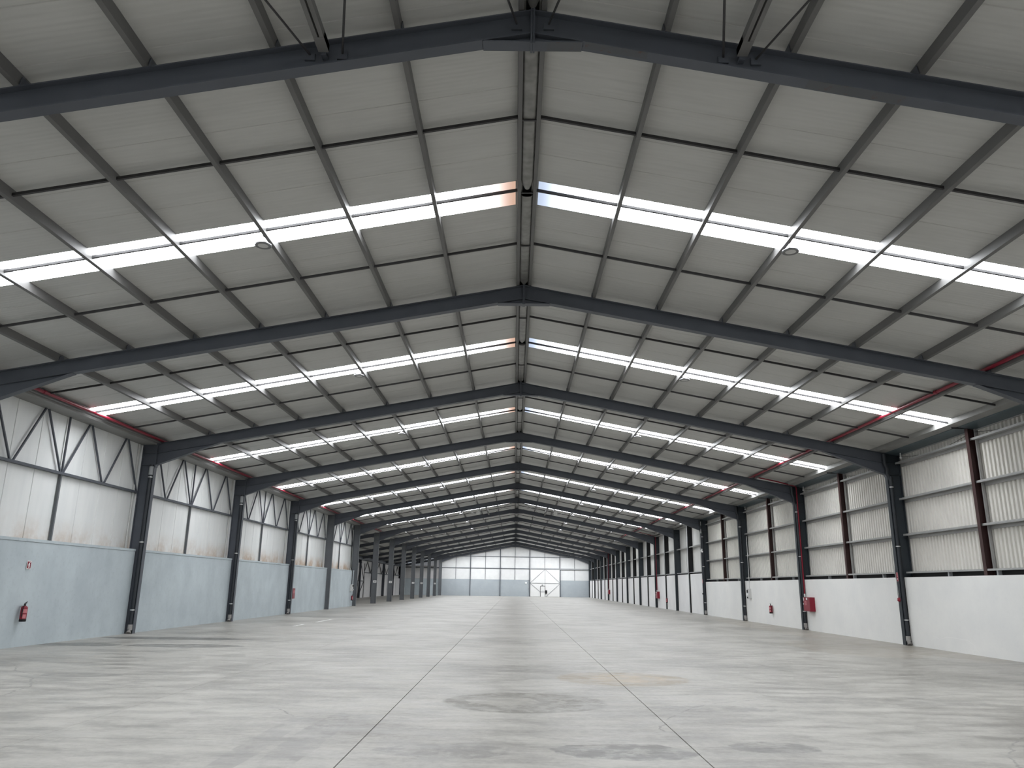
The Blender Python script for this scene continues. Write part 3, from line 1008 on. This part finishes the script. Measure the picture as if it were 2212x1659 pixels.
dr = root('door_1', 'tall white sliding door with diagonal braces and a wicket door in the far wall', 'door', (4.88, YE - 0.1, 0), kind='structure')


def dput(name, me, parent=None, label=None):
    return put(name, me, parent or dr, (-4.88, 0, 0) if parent is None else (0, 0, 0), label)


for (xa, xb) in ((2.45, 4.87), (4.89, 7.32)):
    for (za, zb2) in ((0.02, 2.11), (2.13, 4.27)):
        dput('door_panel', MB().box(xa, xb, 0.0, 0.08, za, zb2).mesh('door_panel', 'door_white'))
bars = [((4.88, 0.0), (4.88, 4.27)), ((2.45, 2.12), (7.32, 2.12)), ((2.45, 2.16), (4.80, 4.25)), ((4.98, 4.25), (7.30, 2.18)), ((2.50, 2.06), (4.12, 0.75)), ((7.28, 2.06), (5.0, 0.02))]
for (a, c) in bars:
    av, cv = Vector((a[0], -0.04, a[1])), Vector((c[0], -0.04, c[1]))
    d = (cv - av).normalized()
    n = Vector((-d.z, 0, d.x)) * 0.032
    dput('brace_bar', MB().prism([tuple(av + n), tuple(av - n), tuple(cv - n), tuple(cv + n)], (0, 0.035, 0)).mesh('brace_bar', 'flange_grey'))
for x in (2.42, 7.35):
    dput('door_jamb', MB().box(x - 0.05, x + 0.05, -0.06, 0.09, 0, 4.30).mesh('door_jamb', 'steel'))
wd = dput('wicket_door', MB().box(4.16, 4.84, -0.05, -0.01, 0.0, 1.63).mesh('wicket_door', 'door_white'))
for (x0, x1, z0, z1) in ((4.10, 4.16, 0, 1.70), (4.84, 4.90, 0, 1.70), (4.16, 4.84, 1.63, 1.70), (4.16, 4.84, 0.74, 0.81)):
    put('wicket_frame', MB().box(x0, x1, -0.07, -0.01, z0, z1).mesh('wicket_frame', 'rod'), wd)
put('push_bar', MB().box(4.38, 4.62, -0.075, -0.052, 0.92, 0.95).mesh('push_bar', 'greybox'), wd)
dput('lock_box', MB().box(4.92, 5.22, -0.13, -0.01, 0.52, 1.02).mesh('lock_box', 'black'), label='black lock box beside the wicket door')

t = root('exit_sign', 'small dark sign above the wicket door', 'sign', (4.46, YE - 0.16, 1.84))
put('sign_plate', MB().box(-0.12, 0.12, -0.03, 0.045, -0.06, 0.06).mesh('sign_plate', 'flange_grey'), t)
t = root('wall_lamp', 'round white lamp on the far wall left of the sliding door', 'lamp', (1.77, YE, 2.13))
put('lamp_globe', MB().lathe([(0.02, -0.10), (0.13, -0.08), (0.16, -0.04), (0.16, 0.0)], (0, 0, 0), 16, 'y').mesh('lamp_globe', 'white', True), t)
t = root('cable_conduit', 'thin grey conduit with switch boxes left of the sliding door', 'conduit', (2.14, YE, 1.2))
put('conduit_tube', MB().tube([(0, -0.03, 0), (0, -0.03, 1.35)], 0.02, 6).mesh('conduit_tube', 'greybox'), t)
put('junction_box', MB().box(-0.09, 0.09, -0.08, 0, 1.30, 1.42).mesh('junction_box', 'flange_grey'), t)
put('junction_box', MB().box(-0.06, 0.06, -0.06, 0, -0.06, 0.08).mesh('junction_box', 'flange_grey'), t)

# wall behind the camera
wf = put('wall_front', MB().prism([(-12.6, YB - 0.5, 0), (12.6, YB - 0.5, 0), (12.6, YB - 0.5, 6.2), (0, YB - 0.5, 8.6), (-12.6, YB - 0.5, 6.2)], (0, -0.1, 0)).mesh('wall_front', 'smooth'))
tag(wf, 'white end wall behind the camera', 'wall', kind='structure')

# ------------------------------------------------------------------ side aisle wall
wa = root('wall_aisle', 'dim outer wall of the side aisle with white panels and a braced sliding door', 'wall', (AX, FC(AISLE0), 0), kind='structure')
OFA = (-AX, -FC(AISLE0), 0)


def aput(name, me, label=None):
    return put(name, me, wa, OFA, label)


aput('outer_sheet', MB().box(AX - 0.35, AX - 0.30, FC(AISLE0) - 0.3, YE + 0.3, 0, 5.2).mesh('outer', 'black'))
for b in range(AISLE0, B1 + 1):
    y = FC(b)
    for n in range(2):
        aput('dado_panel', MB().box(AX - 0.25, AX + 0.0, y + 0.12 + n * BAY / 2, y + (n + 1) * BAY / 2 - 0.10, 0, 2.55).mesh('dado_panel', 'aisle_white'))
        aput('cladding_panel', MB().box(AX - 0.25, AX - 0.20, y + n * BAY / 2, y + (n + 1) * BAY / 2, 2.55, 5.1).mesh('cladding_panel', 'aisle_white'))
    aput('wall_rail', MB().box(AX - 0.18, AX - 0.06, y + 0.1, y + BAY - 0.1, 2.95, 3.05).mesh('wall_rail', 'steel'))
    for i in range(2):
        ya = y + i * BAY / 2
        for (p0, p1) in (((ya + 0.1, 3.05), (ya + BAY / 4, 4.35)), ((ya + BAY / 4, 4.35), (ya + BAY / 2 - 0.1, 3.05))):
            av, cv = Vector((AX - 0.10, *p0)), Vector((AX - 0.10, *p1))
            d = (cv - av).normalized()
            nn = Vector((0, -d.z, d.y)) * 0.05
            aput('brace', MB().prism([tuple(av + nn), tuple(av - nn), tuple(cv - nn), tuple(cv + nn)], (-0.05, 0, 0)).mesh('brace', 'rod'))
    aput('gutter_beam', MB().box(AX - 0.25, AX + 0.45, y, y + BAY, 4.42, 4.75).mesh('gutter_beam', 'steel'))
ad = root('door_2', 'white braced sliding door in the side aisle wall', 'door', (AX + 0.08, 92.5, 0), kind='structure')
put('door_panel', MB().box(-0.04, 0.04, -3.0, 4.6, 0.0, 4.05).mesh('door_panel', 'aisle_white'), ad)
for (p0, p1) in (((-0.5, 0.0), (2.4, 4.0)), ((2.4, 4.0), (4.6, 2.0)), ((4.6, 2.0), (1.4, 0.0)), ((1.2, 0), (2.4, 4.0)), ((-0.5, 1.95), (4.6, 1.95)), ((0.9, 0), (0.9, 1.7)), ((0.2, 0), (0.2, 1.7)), ((4.6, 0), (4.6, 4.05))):
    av, cv = Vector((0.045, *p0)), Vector((0.045, *p1))
    d = (cv - av).normalized()
    nn = Vector((0, -d.z, d.y)) * 0.05
    put('brace_bar', MB().prism([tuple(av + nn), tuple(av - nn), tuple(cv - nn), tuple(cv + nn)], (0.05, 0, 0)).mesh('brace_bar', 'rod'), ad)
wc = put('wall_aisle_end', MB().box(AX - 0.3, -12.53, FC(AISLE0) - 0.20, FC(AISLE0) - 0.10, 0, 6.1).mesh('wall_aisle_end', 'aisle_white'))
tag(wc, 'white cross wall closing the near end of the side aisle', 'wall', kind='structure')

# ------------------------------------------------------------------ sprinkler / hydrant pipes
def pipe_thing(name, label, cat, runs, r, mat='red', loc=(0, 0, 0), group=None, joints=()):
    t = root(name, label, cat, loc, group)
    for q in runs:
        put('pipe_run', MB().tube(q, r, 10).mesh('pipe_run', mat, True), t)
    for (a, c) in joints:
        put('coupling', MB().tube([a, c], r * 1.25, 10).mesh('coupling', mat, True), t)
    return t


xl, zl = -11.80, 6.075
seg = [(xl, FC(b) + 0.15, zl) for b in range(0, 8)]
pipe_thing('sprinkler_pipe', 'red sprinkler pipe running along the left eave', 'pipe',
           [[(xl, FC(0) + 0.1, zl), (xl, FC(6) - 0.1, zl)]], 0.042, joints=[((xl, FC(b) + 1.9, zl), (xl, FC(b) + 2.02, zl)) for b in range(0, 5)])
xr_, zr_ = 10.255, 6.395
pipe_thing('sprinkler_pipe', 'red sprinkler pipe running along the right roof slope near the eave', 'pipe',
           [[(xr_, FC(-1) + 0.1, zr_), (xr_, FC(7), zr_)]], 0.042, joints=[((xr_, FC(b) + 2.0, zr_), (xr_, FC(b) + 2.12, zr_)) for b in range(-1, 5)])


def riser(k, label, top=True):
    y = FY(k) - 0.07
    run = [(xr_, y - 0.05, zr_ - 0.02), (11.2, y - 0.05, zr(11.2) + 0.05), (12.03, y - 0.05, 5.98), (12.095, y, 5.90), (12.095, y, 1.38)]
    js = [((12.095, y, z), (12.095, y, z + 0.03)) for z in (5.3, 2.3)]
    t = pipe_thing('riser_pipe', label, 'pipe', [run], 0.028, group='red risers feeding the hose cabinets', joints=js)
    put('stop_valve', MB().tube([(12.095, y, 1.34), (12.095, y, 1.46)], 0.04, 8).mesh('stop_valve', 'clamp', True), t)


riser(2, 'red riser pipe down the second right-hand column in view to the nearest hose cabinet')
riser(6, 'red riser pipe down a right-hand column to the middle hose cabinet')
riser(10, 'red riser pipe at the far right above the farthest hose cabinet')


def hose_cabinet(k, label):
    y0 = FY(k) - 1.02
    t = root('hose_cabinet', label, 'hose cabinet', (12.14, y0 + 0.36, 0.77), 'red hose cabinets')
    put('cabinet_body', MB().box(-0.20, 0.0, -0.36, 0.36, 0, 0.56).mesh('cabinet_body', 'red'), t)
    d = put('cabinet_door', MB().box(-0.215, -0.20, -0.35, 0.35, 0.01, 0.55).mesh('cabinet_door', 'red'), t)
    put('label_plate', MB().box(-0.218, -0.214, 0.02, 0.20, 0.25, 0.40).mesh('label_plate', 'red_label'), d, label='pale hose symbol on the door')
    put('hose_symbol', MB().box(-0.2195, -0.2175, 0.06, 0.16, 0.27, 0.30).box(-0.2195, -0.2175, 0.06, 0.09, 0.30, 0.37).box(-0.2195, -0.2175, 0.09, 0.16, 0.345, 0.37).mesh('hose_symbol', 'red'), d)
    put('sticker', MB().box(-0.218, -0.214, -0.10, 0.03, 0.45, 0.53).mesh('sticker', 'white'), d)
    put('sticker', MB().box(-0.218, -0.214, 0.28, 0.34, 0.42, 0.54).mesh('sticker', 'white'), d)
    put('door_latch', MB().box(-0.235, -0.214, 0.30, 0.33, 0.26, 0.32).mesh('door_latch', 'clamp'), d)


hose_cabinet(2, 'nearest red hose cabinet on the right wall beside a red riser')
hose_cabinet(6, 'middle red hose cabinet on the right wall among the smooth panels')
hose_cabinet(10, 'farthest tiny red hose cabinet on the right wall')


# ------------------------------------------------------------------ rainwater pipes
def downpipe(s, k, label, jog):
    y = FY(k) + 0.005
    x = s * 12.055
    t = root('downpipe', label, 'downpipe', (x, y, 0), 'dark rainwater pipes in the column recesses')
    if jog:
        path = [(s * 11.90 - x, -0.05, 5.95), (s * 11.90 - x, -0.05, 5.62), (s * 11.97 - x, -0.03, 5.48), (0 - s * 0.10, -0.01, 5.32), (-s * 0.02, 0, 5.12), (0, 0, 4.9), (0, 0, 0.26)]
    else:
        path = [(0, 0, 5.28), (0, 0, 0.26)]
    put('pipe_run', MB().tube(path, 0.062, 12).mesh('pipe_run', 'pipe', True), t)
    put('pipe_sleeve', MB().tube([(0, 0, 4.95), (0, 0, 5.22)], 0.072, 12).mesh('pipe_sleeve', 'flange_grey' if not jog else 'pipe', True), t)
    for z in ((4.86, 2.78, 0.70) if not jog else (4.86, 2.98, 0.74)):
        put('pipe_clamp', MB().lathe([(0.064, 0), (0.074, 0), (0.074, 0.03), (0.064, 0.03)], (0, 0, z), 14).mesh('pipe_clamp', 'clamp', True), t)
    put('pipe_shoe', MB().tube([(0, 0, 0.28), (0, 0, 0.14), (0, -0.07, 0.03)] if True else [], [0.075, 0.08, 0.085], 10).mesh('pipe_shoe', 'cement', True), t)


ol = ['nearest', 'second', 'third']
for k in (1, 2, 3):
    downpipe(-1, k, f'dark rainwater pipe in the {ol[k - 1]} left-hand column in view', False)
orr = ['nearest', 'second', 'third', 'fourth']
for k in (1, 2, 3, 4):
    downpipe(1, k, f'dark rainwater pipe with a bent top in the {orr[k - 1]} right-hand column in view', True)

# ------------------------------------------------------------------ fire extinguishers
def extinguisher(label, x, y, z, side, h=0.46, group='fire extinguishers'):
    """side: +1 when hung on the left wall (outlet to +X), -1 on the right wall"""
    t = root('fire_extinguisher', label, 'fire extinguisher', (x, y, z), group)
    r = 0.076
    k = h / 0.46
    put('cylinder', MB().lathe([(r * 0.9, 0.055 * k), (r, 0.06 * k), (r, 0.32 * k), (r * 0.86, 0.345 * k), (r * 0.5, 0.365 * k), (r * 0.35, 0.37 * k)], (0, 0, 0), 18).mesh('cylinder', 'red', True), t)
    put('foot_ring', MB().lathe([(r * 0.95, 0), (r * 1.02, 0.01), (r * 1.02, 0.058 * k), (r * 0.9, 0.06 * k)], (0, 0, 0), 18).mesh('foot_ring', 'black', True), t)
    v = put('valve', MB().lathe([(0.022, 0.36 * k), (0.024, 0.40 * k), (0.014, 0.41 * k)], (0, 0, 0), 10).mesh('valve', 'black', True), t)
    put('lever', MB().prism([(-0.012, -0.03, 0.40 * k), (0.012, -0.03, 0.40 * k), (0.012, 0.06, 0.415 * k), (-0.012, 0.06, 0.415 * k)], (0, 0.0, 0.012)).prism([(-0.012, -0.02, 0.42 * k), (0.012, -0.02, 0.42 * k), (0.012, 0.08, 0.455 * k), (-0.012, 0.08, 0.455 * k)], (0, 0.0, 0.01)).mesh('lever', 'black'), v)
    put('hose', MB().tube([(0, -0.02, 0.395 * k), (side * 0.02, -0.07, 0.37 * k), (side * 0.02, -0.088, 0.30 * k), (side * 0.01, -0.086, 0.12 * k)], 0.011, 7).mesh('hose', 'black', True), t)
    lab = MB()
    for (z0, z1, a0, a1) in ((0.20, 0.29, -0.7, 0.7), (0.075, 0.17, -0.5, 0.5)):
        n = 6
        pts = []
        for j in range(n + 1):
            a = a0 + (a1 - a0) * j / n - side * 0.35 * 0
            dirx, diry = side * math.cos(a), -math.sin(a) - 0.0
            # label turned towards the hall and the camera
            ca, sa = math.cos(-side * 0.7), math.sin(-side * 0.7)
            dx2, dy2 = dirx * ca - diry * sa, dirx * sa + diry * ca
            pts += [(dx2 * r * 1.012, dy2 * r * 1.012, z0 * k), (dx2 * r * 1.012, dy2 * r * 1.012, z1 * k)]
        lab.poly(pts, [(2 * j, 2 * j + 2, 2 * j + 3, 2 * j + 1) for j in range(n)])
    put('paper_label', lab.mesh('paper_label', 'red_label'), t)
    put('wall_hook', MB().box(-side * 0.10, -side * 0.05, -0.03, 0.03, 0.33 * k, 0.37 * k).mesh('wall_hook', 'greybox'), t)


extinguisher('red fire extinguisher below the red symbol plate on the left wall', -12.09, 19.48, 0.60, 1)
extinguisher('red fire extinguisher hanging mid-bay on the white right-hand wall', 12.04, 37.9, 0.52, -1)
extinguisher('dark red fire extinguisher low on the left wall just before the side aisle', -12.06, 58.55, 0.42, 1, 0.42)
extinguisher('fire extinguisher on the far right-hand wall post among smooth panels', 11.95, 63.05, 0.50, -1, 0.44)

# red symbol plate above the near left extinguisher
t = root('fire_sign', 'small red and white extinguisher symbol plate on the left wall', 'sign', (-12.20, 19.54, 1.94))
put('sign_plate', MB().box(0.001, 0.006, -0.085, 0.085, -0.10, 0.10).mesh('sign_plate', 'white'), t)
put('sign_field', MB().box(0.006, 0.009, -0.070, 0.070, -0.082, 0.085).mesh('sign_field', 'red'), t)
sy = MB()
sy.prism([(0.009, -0.018, -0.070), (0.009, 0.022, -0.070), (0.009, 0.022, 0.035), (0.009, 0.005, 0.055), (0.009, -0.018, 0.035)], (0.002, 0, 0))
sy.box(0.009, 0.011, 0.0, 0.045, 0.058, 0.072)
sy.prism([(0.009, -0.018, 0.04), (0.009, -0.045, -0.01), (0.009, -0.032, -0.015), (0.009, -0.012, 0.03)], (0.002, 0, 0))
put('extinguisher_symbol', sy.mesh('extinguisher_symbol', 'white'), t)
# tall red extinguisher cover just past the third left column
t = root('extinguisher_cabinet', 'tall narrow red extinguisher cover just beyond the third left-hand column', 'extinguisher cover', (-12.20, 43.05, 0.78))
put('cover_body', MB().box(0.0, 0.13, -0.22, 0.22, 0, 0.54).mesh('cover_body', 'red'), t)
put('cover_label', MB().box(0.13, 0.134, -0.08, 0.08, 0.28, 0.44).mesh('cover_label', 'red_label'), t)

# ------------------------------------------------------------------ alarm sign and bell on the nearest right column
t = root('alarm_bell', 'round red alarm sounder on the nearest right-hand column', 'alarm', (11.96, FY(1) + 0.085, 1.36))
put('bell_dome', MB().lathe([(0.066, 0.0), (0.066, -0.03), (0.05, -0.055), (0.02, -0.065)], (0, 0, 0), 18, 'x').mesh('bell_dome', 'red', True), t)
put('bell_light', MB().lathe([(0.018, -0.06), (0.018, -0.075), (0.006, -0.08)], (0, -0.015, 0.01), 10, 'x').mesh('bell_light', 'red_label', True), t)
put('cable_tube', MB().tube([(-0.012, 0, 0.06), (-0.012, 0.03, 0.55), (-0.012, 0.14, 1.05), (0.02, 0.20, 1.6)], 0.010, 6).mesh('cable_tube', 'girt', True), t)
t = root('alarm_sign', 'small red and white alarm plate on the nearest right-hand column', 'sign', (11.96, FY(1) + 0.06, 1.92))
put('sign_plate', MB().box(-0.006, 0, -0.045, 0.055, 0, 0.27).mesh('sign_plate', 'red_label'), t)
put('sign_field', MB().box(-0.008, -0.006, -0.038, 0.048, 0.01, 0.13).mesh('sign_field', 'red'), t)
put('sign_symbol', MB().lathe([(0.022, -0.008), (0.022, -0.010)], (0, 0.005, 0.07), 12, 'x').mesh('sign_symbol', 'white'), t)
put('sign_lettering', MB().box(-0.008, -0.006, -0.03, 0.04, 0.15, 0.17).box(-0.008, -0.006, -0.03, 0.04, 0.19, 0.21).box(-0.008, -0.006, -0.03, 0.04, 0.23, 0.25).mesh('sign_lettering', 'red'), t)
t = root('alarm_sign', 'faint pink alarm plate on the fourth right-hand column', 'sign', (11.96, FY(4) + 0.06, 1.95))
put('sign_plate', MB().box(-0.006, 0, -0.05, 0.05, 0, 0.24).mesh('sign_plate', 'red_label'), t)
t = root('alarm_bell', 'dark alarm button on the fourth right-hand column', 'alarm', (11.96, FY(4) + 0.085, 1.30))
put('bell_dome', MB().lathe([(0.06, 0.0), (0.06, -0.03), (0.03, -0.05)], (0, 0, 0), 14, 'x').mesh('bell_dome', 'black', True), t)

# ------------------------------------------------------------------ switch boxes
t = root('switch_box', 'grey switch box with black sockets on the right wall below a white conduit', 'switch box', (12.14, 41.35, 1.14))
put('box_body', MB().box(-0.13, 0, -0.16, 0.10, 0.0, 0.50).mesh('box_body', 'lightgrey'), t)
put('socket', MB().box(-0.16, -0.13, -0.02, 0.10, 0.30, 0.44).mesh('socket', 'black'), t)
put('socket', MB().box(-0.16, -0.13, 0.0, 0.10, 0.02, 0.10).mesh('socket', 'black'), t)
put('socket_cover', MB().box(-0.17, -0.13, -0.02, 0.10, 0.17, 0.26).mesh('socket_cover', 'white'), t)
put('conduit', MB().tube([(-0.03, -0.02, 0.50), (-0.05, -0.05, 0.66), (-0.03, -0.02, 0.80), (-0.03, -0.02, 3.2)], 0.014, 6).mesh('conduit', 'lightgrey', True), t)
t = root('switch_box', 'pale socket box fed by a black cable at the end of the left wall', 'switch box', (-12.20, 58.5, 1.08))
put('box_body', MB().box(0, 0.14, -0.25, 0.25, 0, 0.48).mesh('box_body', 'lightgrey'), t)
put('socket', MB().box(0.14, 0.22, -0.05, 0.12, 0.32, 0.42).mesh('socket', 'black'), t)
put('socket', MB().box(0.14, 0.20, -0.05, 0.12, 0.06, 0.16).mesh('socket', 'greybox'), t)
put('supply_cable', MB().tube([(0.05, 0.1, 0.48), (0.05, 0.12, 1.40), (-0.05, -0.1, 1.7), (-0.08, -0.25, 4.6)], 0.03, 6).mesh('supply_cable', 'black', True), t)

# security camera on the sixth frame's right column
t = root('security_camera', 'white security camera on the fourth right-hand column', 'security camera', (11.95, FY(4) - 0.02, 3.95))
put('camera_body', MB().tube([(-0.02, -0.32, -0.03), (-0.02, -0.02, 0.03)], 0.055, 10).mesh('camera_body', 'white', True), t)
put('camera_mount', MB().tube([(-0.02, -0.08, 0.02), (0.05, 0.0, 0.12), (0.05, 0.02, 0.16)], 0.03, 8).mesh('camera_mount', 'white', True), t)
put('conduit', MB().tube([(0.02, -0.03, 1.15), (0.02, -0.03, 1.9)], 0.024, 8).mesh('conduit', 'white', True), t)
# bare bulbs / brackets up at the right gutter
for (y, z, lab) in ((FC(1) - 0.42, 5.78, 'small white lamp bulb under the right gutter by the nearest column'), (FC(2) - 0.42, 5.78, 'small white lamp bulb under the right gutter by the second column'), (FC(3) - 0.42, 5.78, 'small white lamp bulb under the right gutter by the third column')):
    t = root('gutter_lamp', lab, 'lamp', (12.30, y, z), 'bulbs under the right gutter')
    put('bulb', MB().lathe([(0.012, -0.03), (0.035, -0.015), (0.04, 0.01), (0.025, 0.04)], (0, 0, 0), 12).mesh('bulb', 'white', True), t)
    put('bulb_holder', MB().tube([(0, 0, 0.03), (0, 0, 0.16)], 0.02, 8).mesh('bulb_holder', 'lightgrey', True), t)

# ------------------------------------------------------------------ high-bay lamps
def highbay():
    a = MB().lathe([(0.105, -0.012), (0.140, -0.016), (0.148, 0.0), (0.145, 0.012), (0.10, 0.022), (0.075, 0.05), (0.055, 0.075), (0.02, 0.08)], (0, 0, 0), 26).mesh('lamp_housing', 'alu', True)
    l = MB().lathe([(0.10, -0.0105), (0.06, -0.017), (0.02, -0.019)], (0, 0, 0), 24).mesh('lamp_lens', 'lens', True)
    h = MB().tube([(0, 0, 0.075), (0, 0, 0.20)], 0.007, 6).box(-0.02, 0.02, -0.02, 0.02, 0.17, 0.2).mesh('lamp_hanger', 'rod')
    return a, l, h


hb = highbay()
hn = ['nearest the camera', 'second from the camera', 'third from the camera', 'fourth from the camera', 'fifth from the camera', 'sixth from the camera', 'seventh from the camera', 'eighth from the camera', 'ninth from the camera']
for i, b in enumerate(range(-1, 8)):
    for s, side in ((-1, 'left'), (1, 'right')):
        t = root('high_bay_lamp', f'round metal high-bay lamp under the {side} roof slope, {hn[i]}', 'lamp', (s * 4.62, FC(b) + 4.62, zr(4.62) - 0.045), 'high-bay lamps along the roof')
        put('lamp_housing', hb[0], t)
        put('lamp_lens', hb[1], t)
        put('lamp_hanger', hb[2], t)
for s, side in ((-1, 'left'), (1, 'right')):
    t = root('hanging_heater', f'small white square box hanging from the far roof, {side} of the ridge', 'hanging box', (s * 3.19, FC(5) + 4.0, 7.28), 'white boxes hung from the far roof')
    put('box_body', MB().box(-0.13, 0.13, -0.10, 0.10, 0.0, 0.26).mesh('box_body', 'white'), t)
    put('hanger_rod', MB().tube([(0, 0, 0.26), (0, 0, 0.50)], 0.02, 6).mesh('hanger_rod', 'lightgrey'), t)

# ------------------------------------------------------------------ number plates on the free-standing columns
for k, where in ((6, 'first'), (7, 'second'), (9, 'fourth'), (10, 'fifth'), (12, 'seventh')):
    t = root('number_plate', f'white plate with dark print on the {where} free-standing left column', 'sign', (-12.145, FY(k) + FW / 2 - 0.006, 1.72), 'white plates on the left columns')
    put('plate', MB().box(-0.145, 0.145, -0.010, 0, 0.0, 0.20).mesh('plate', 'white'), t)
    put('print', MB().box(-0.05, 0.0, -0.0115, -0.0095, 0.06, 0.14).box(0.015, 0.06, -0.0115, -0.0095, 0.06, 0.14).mesh('print', 'flange_grey'), t)
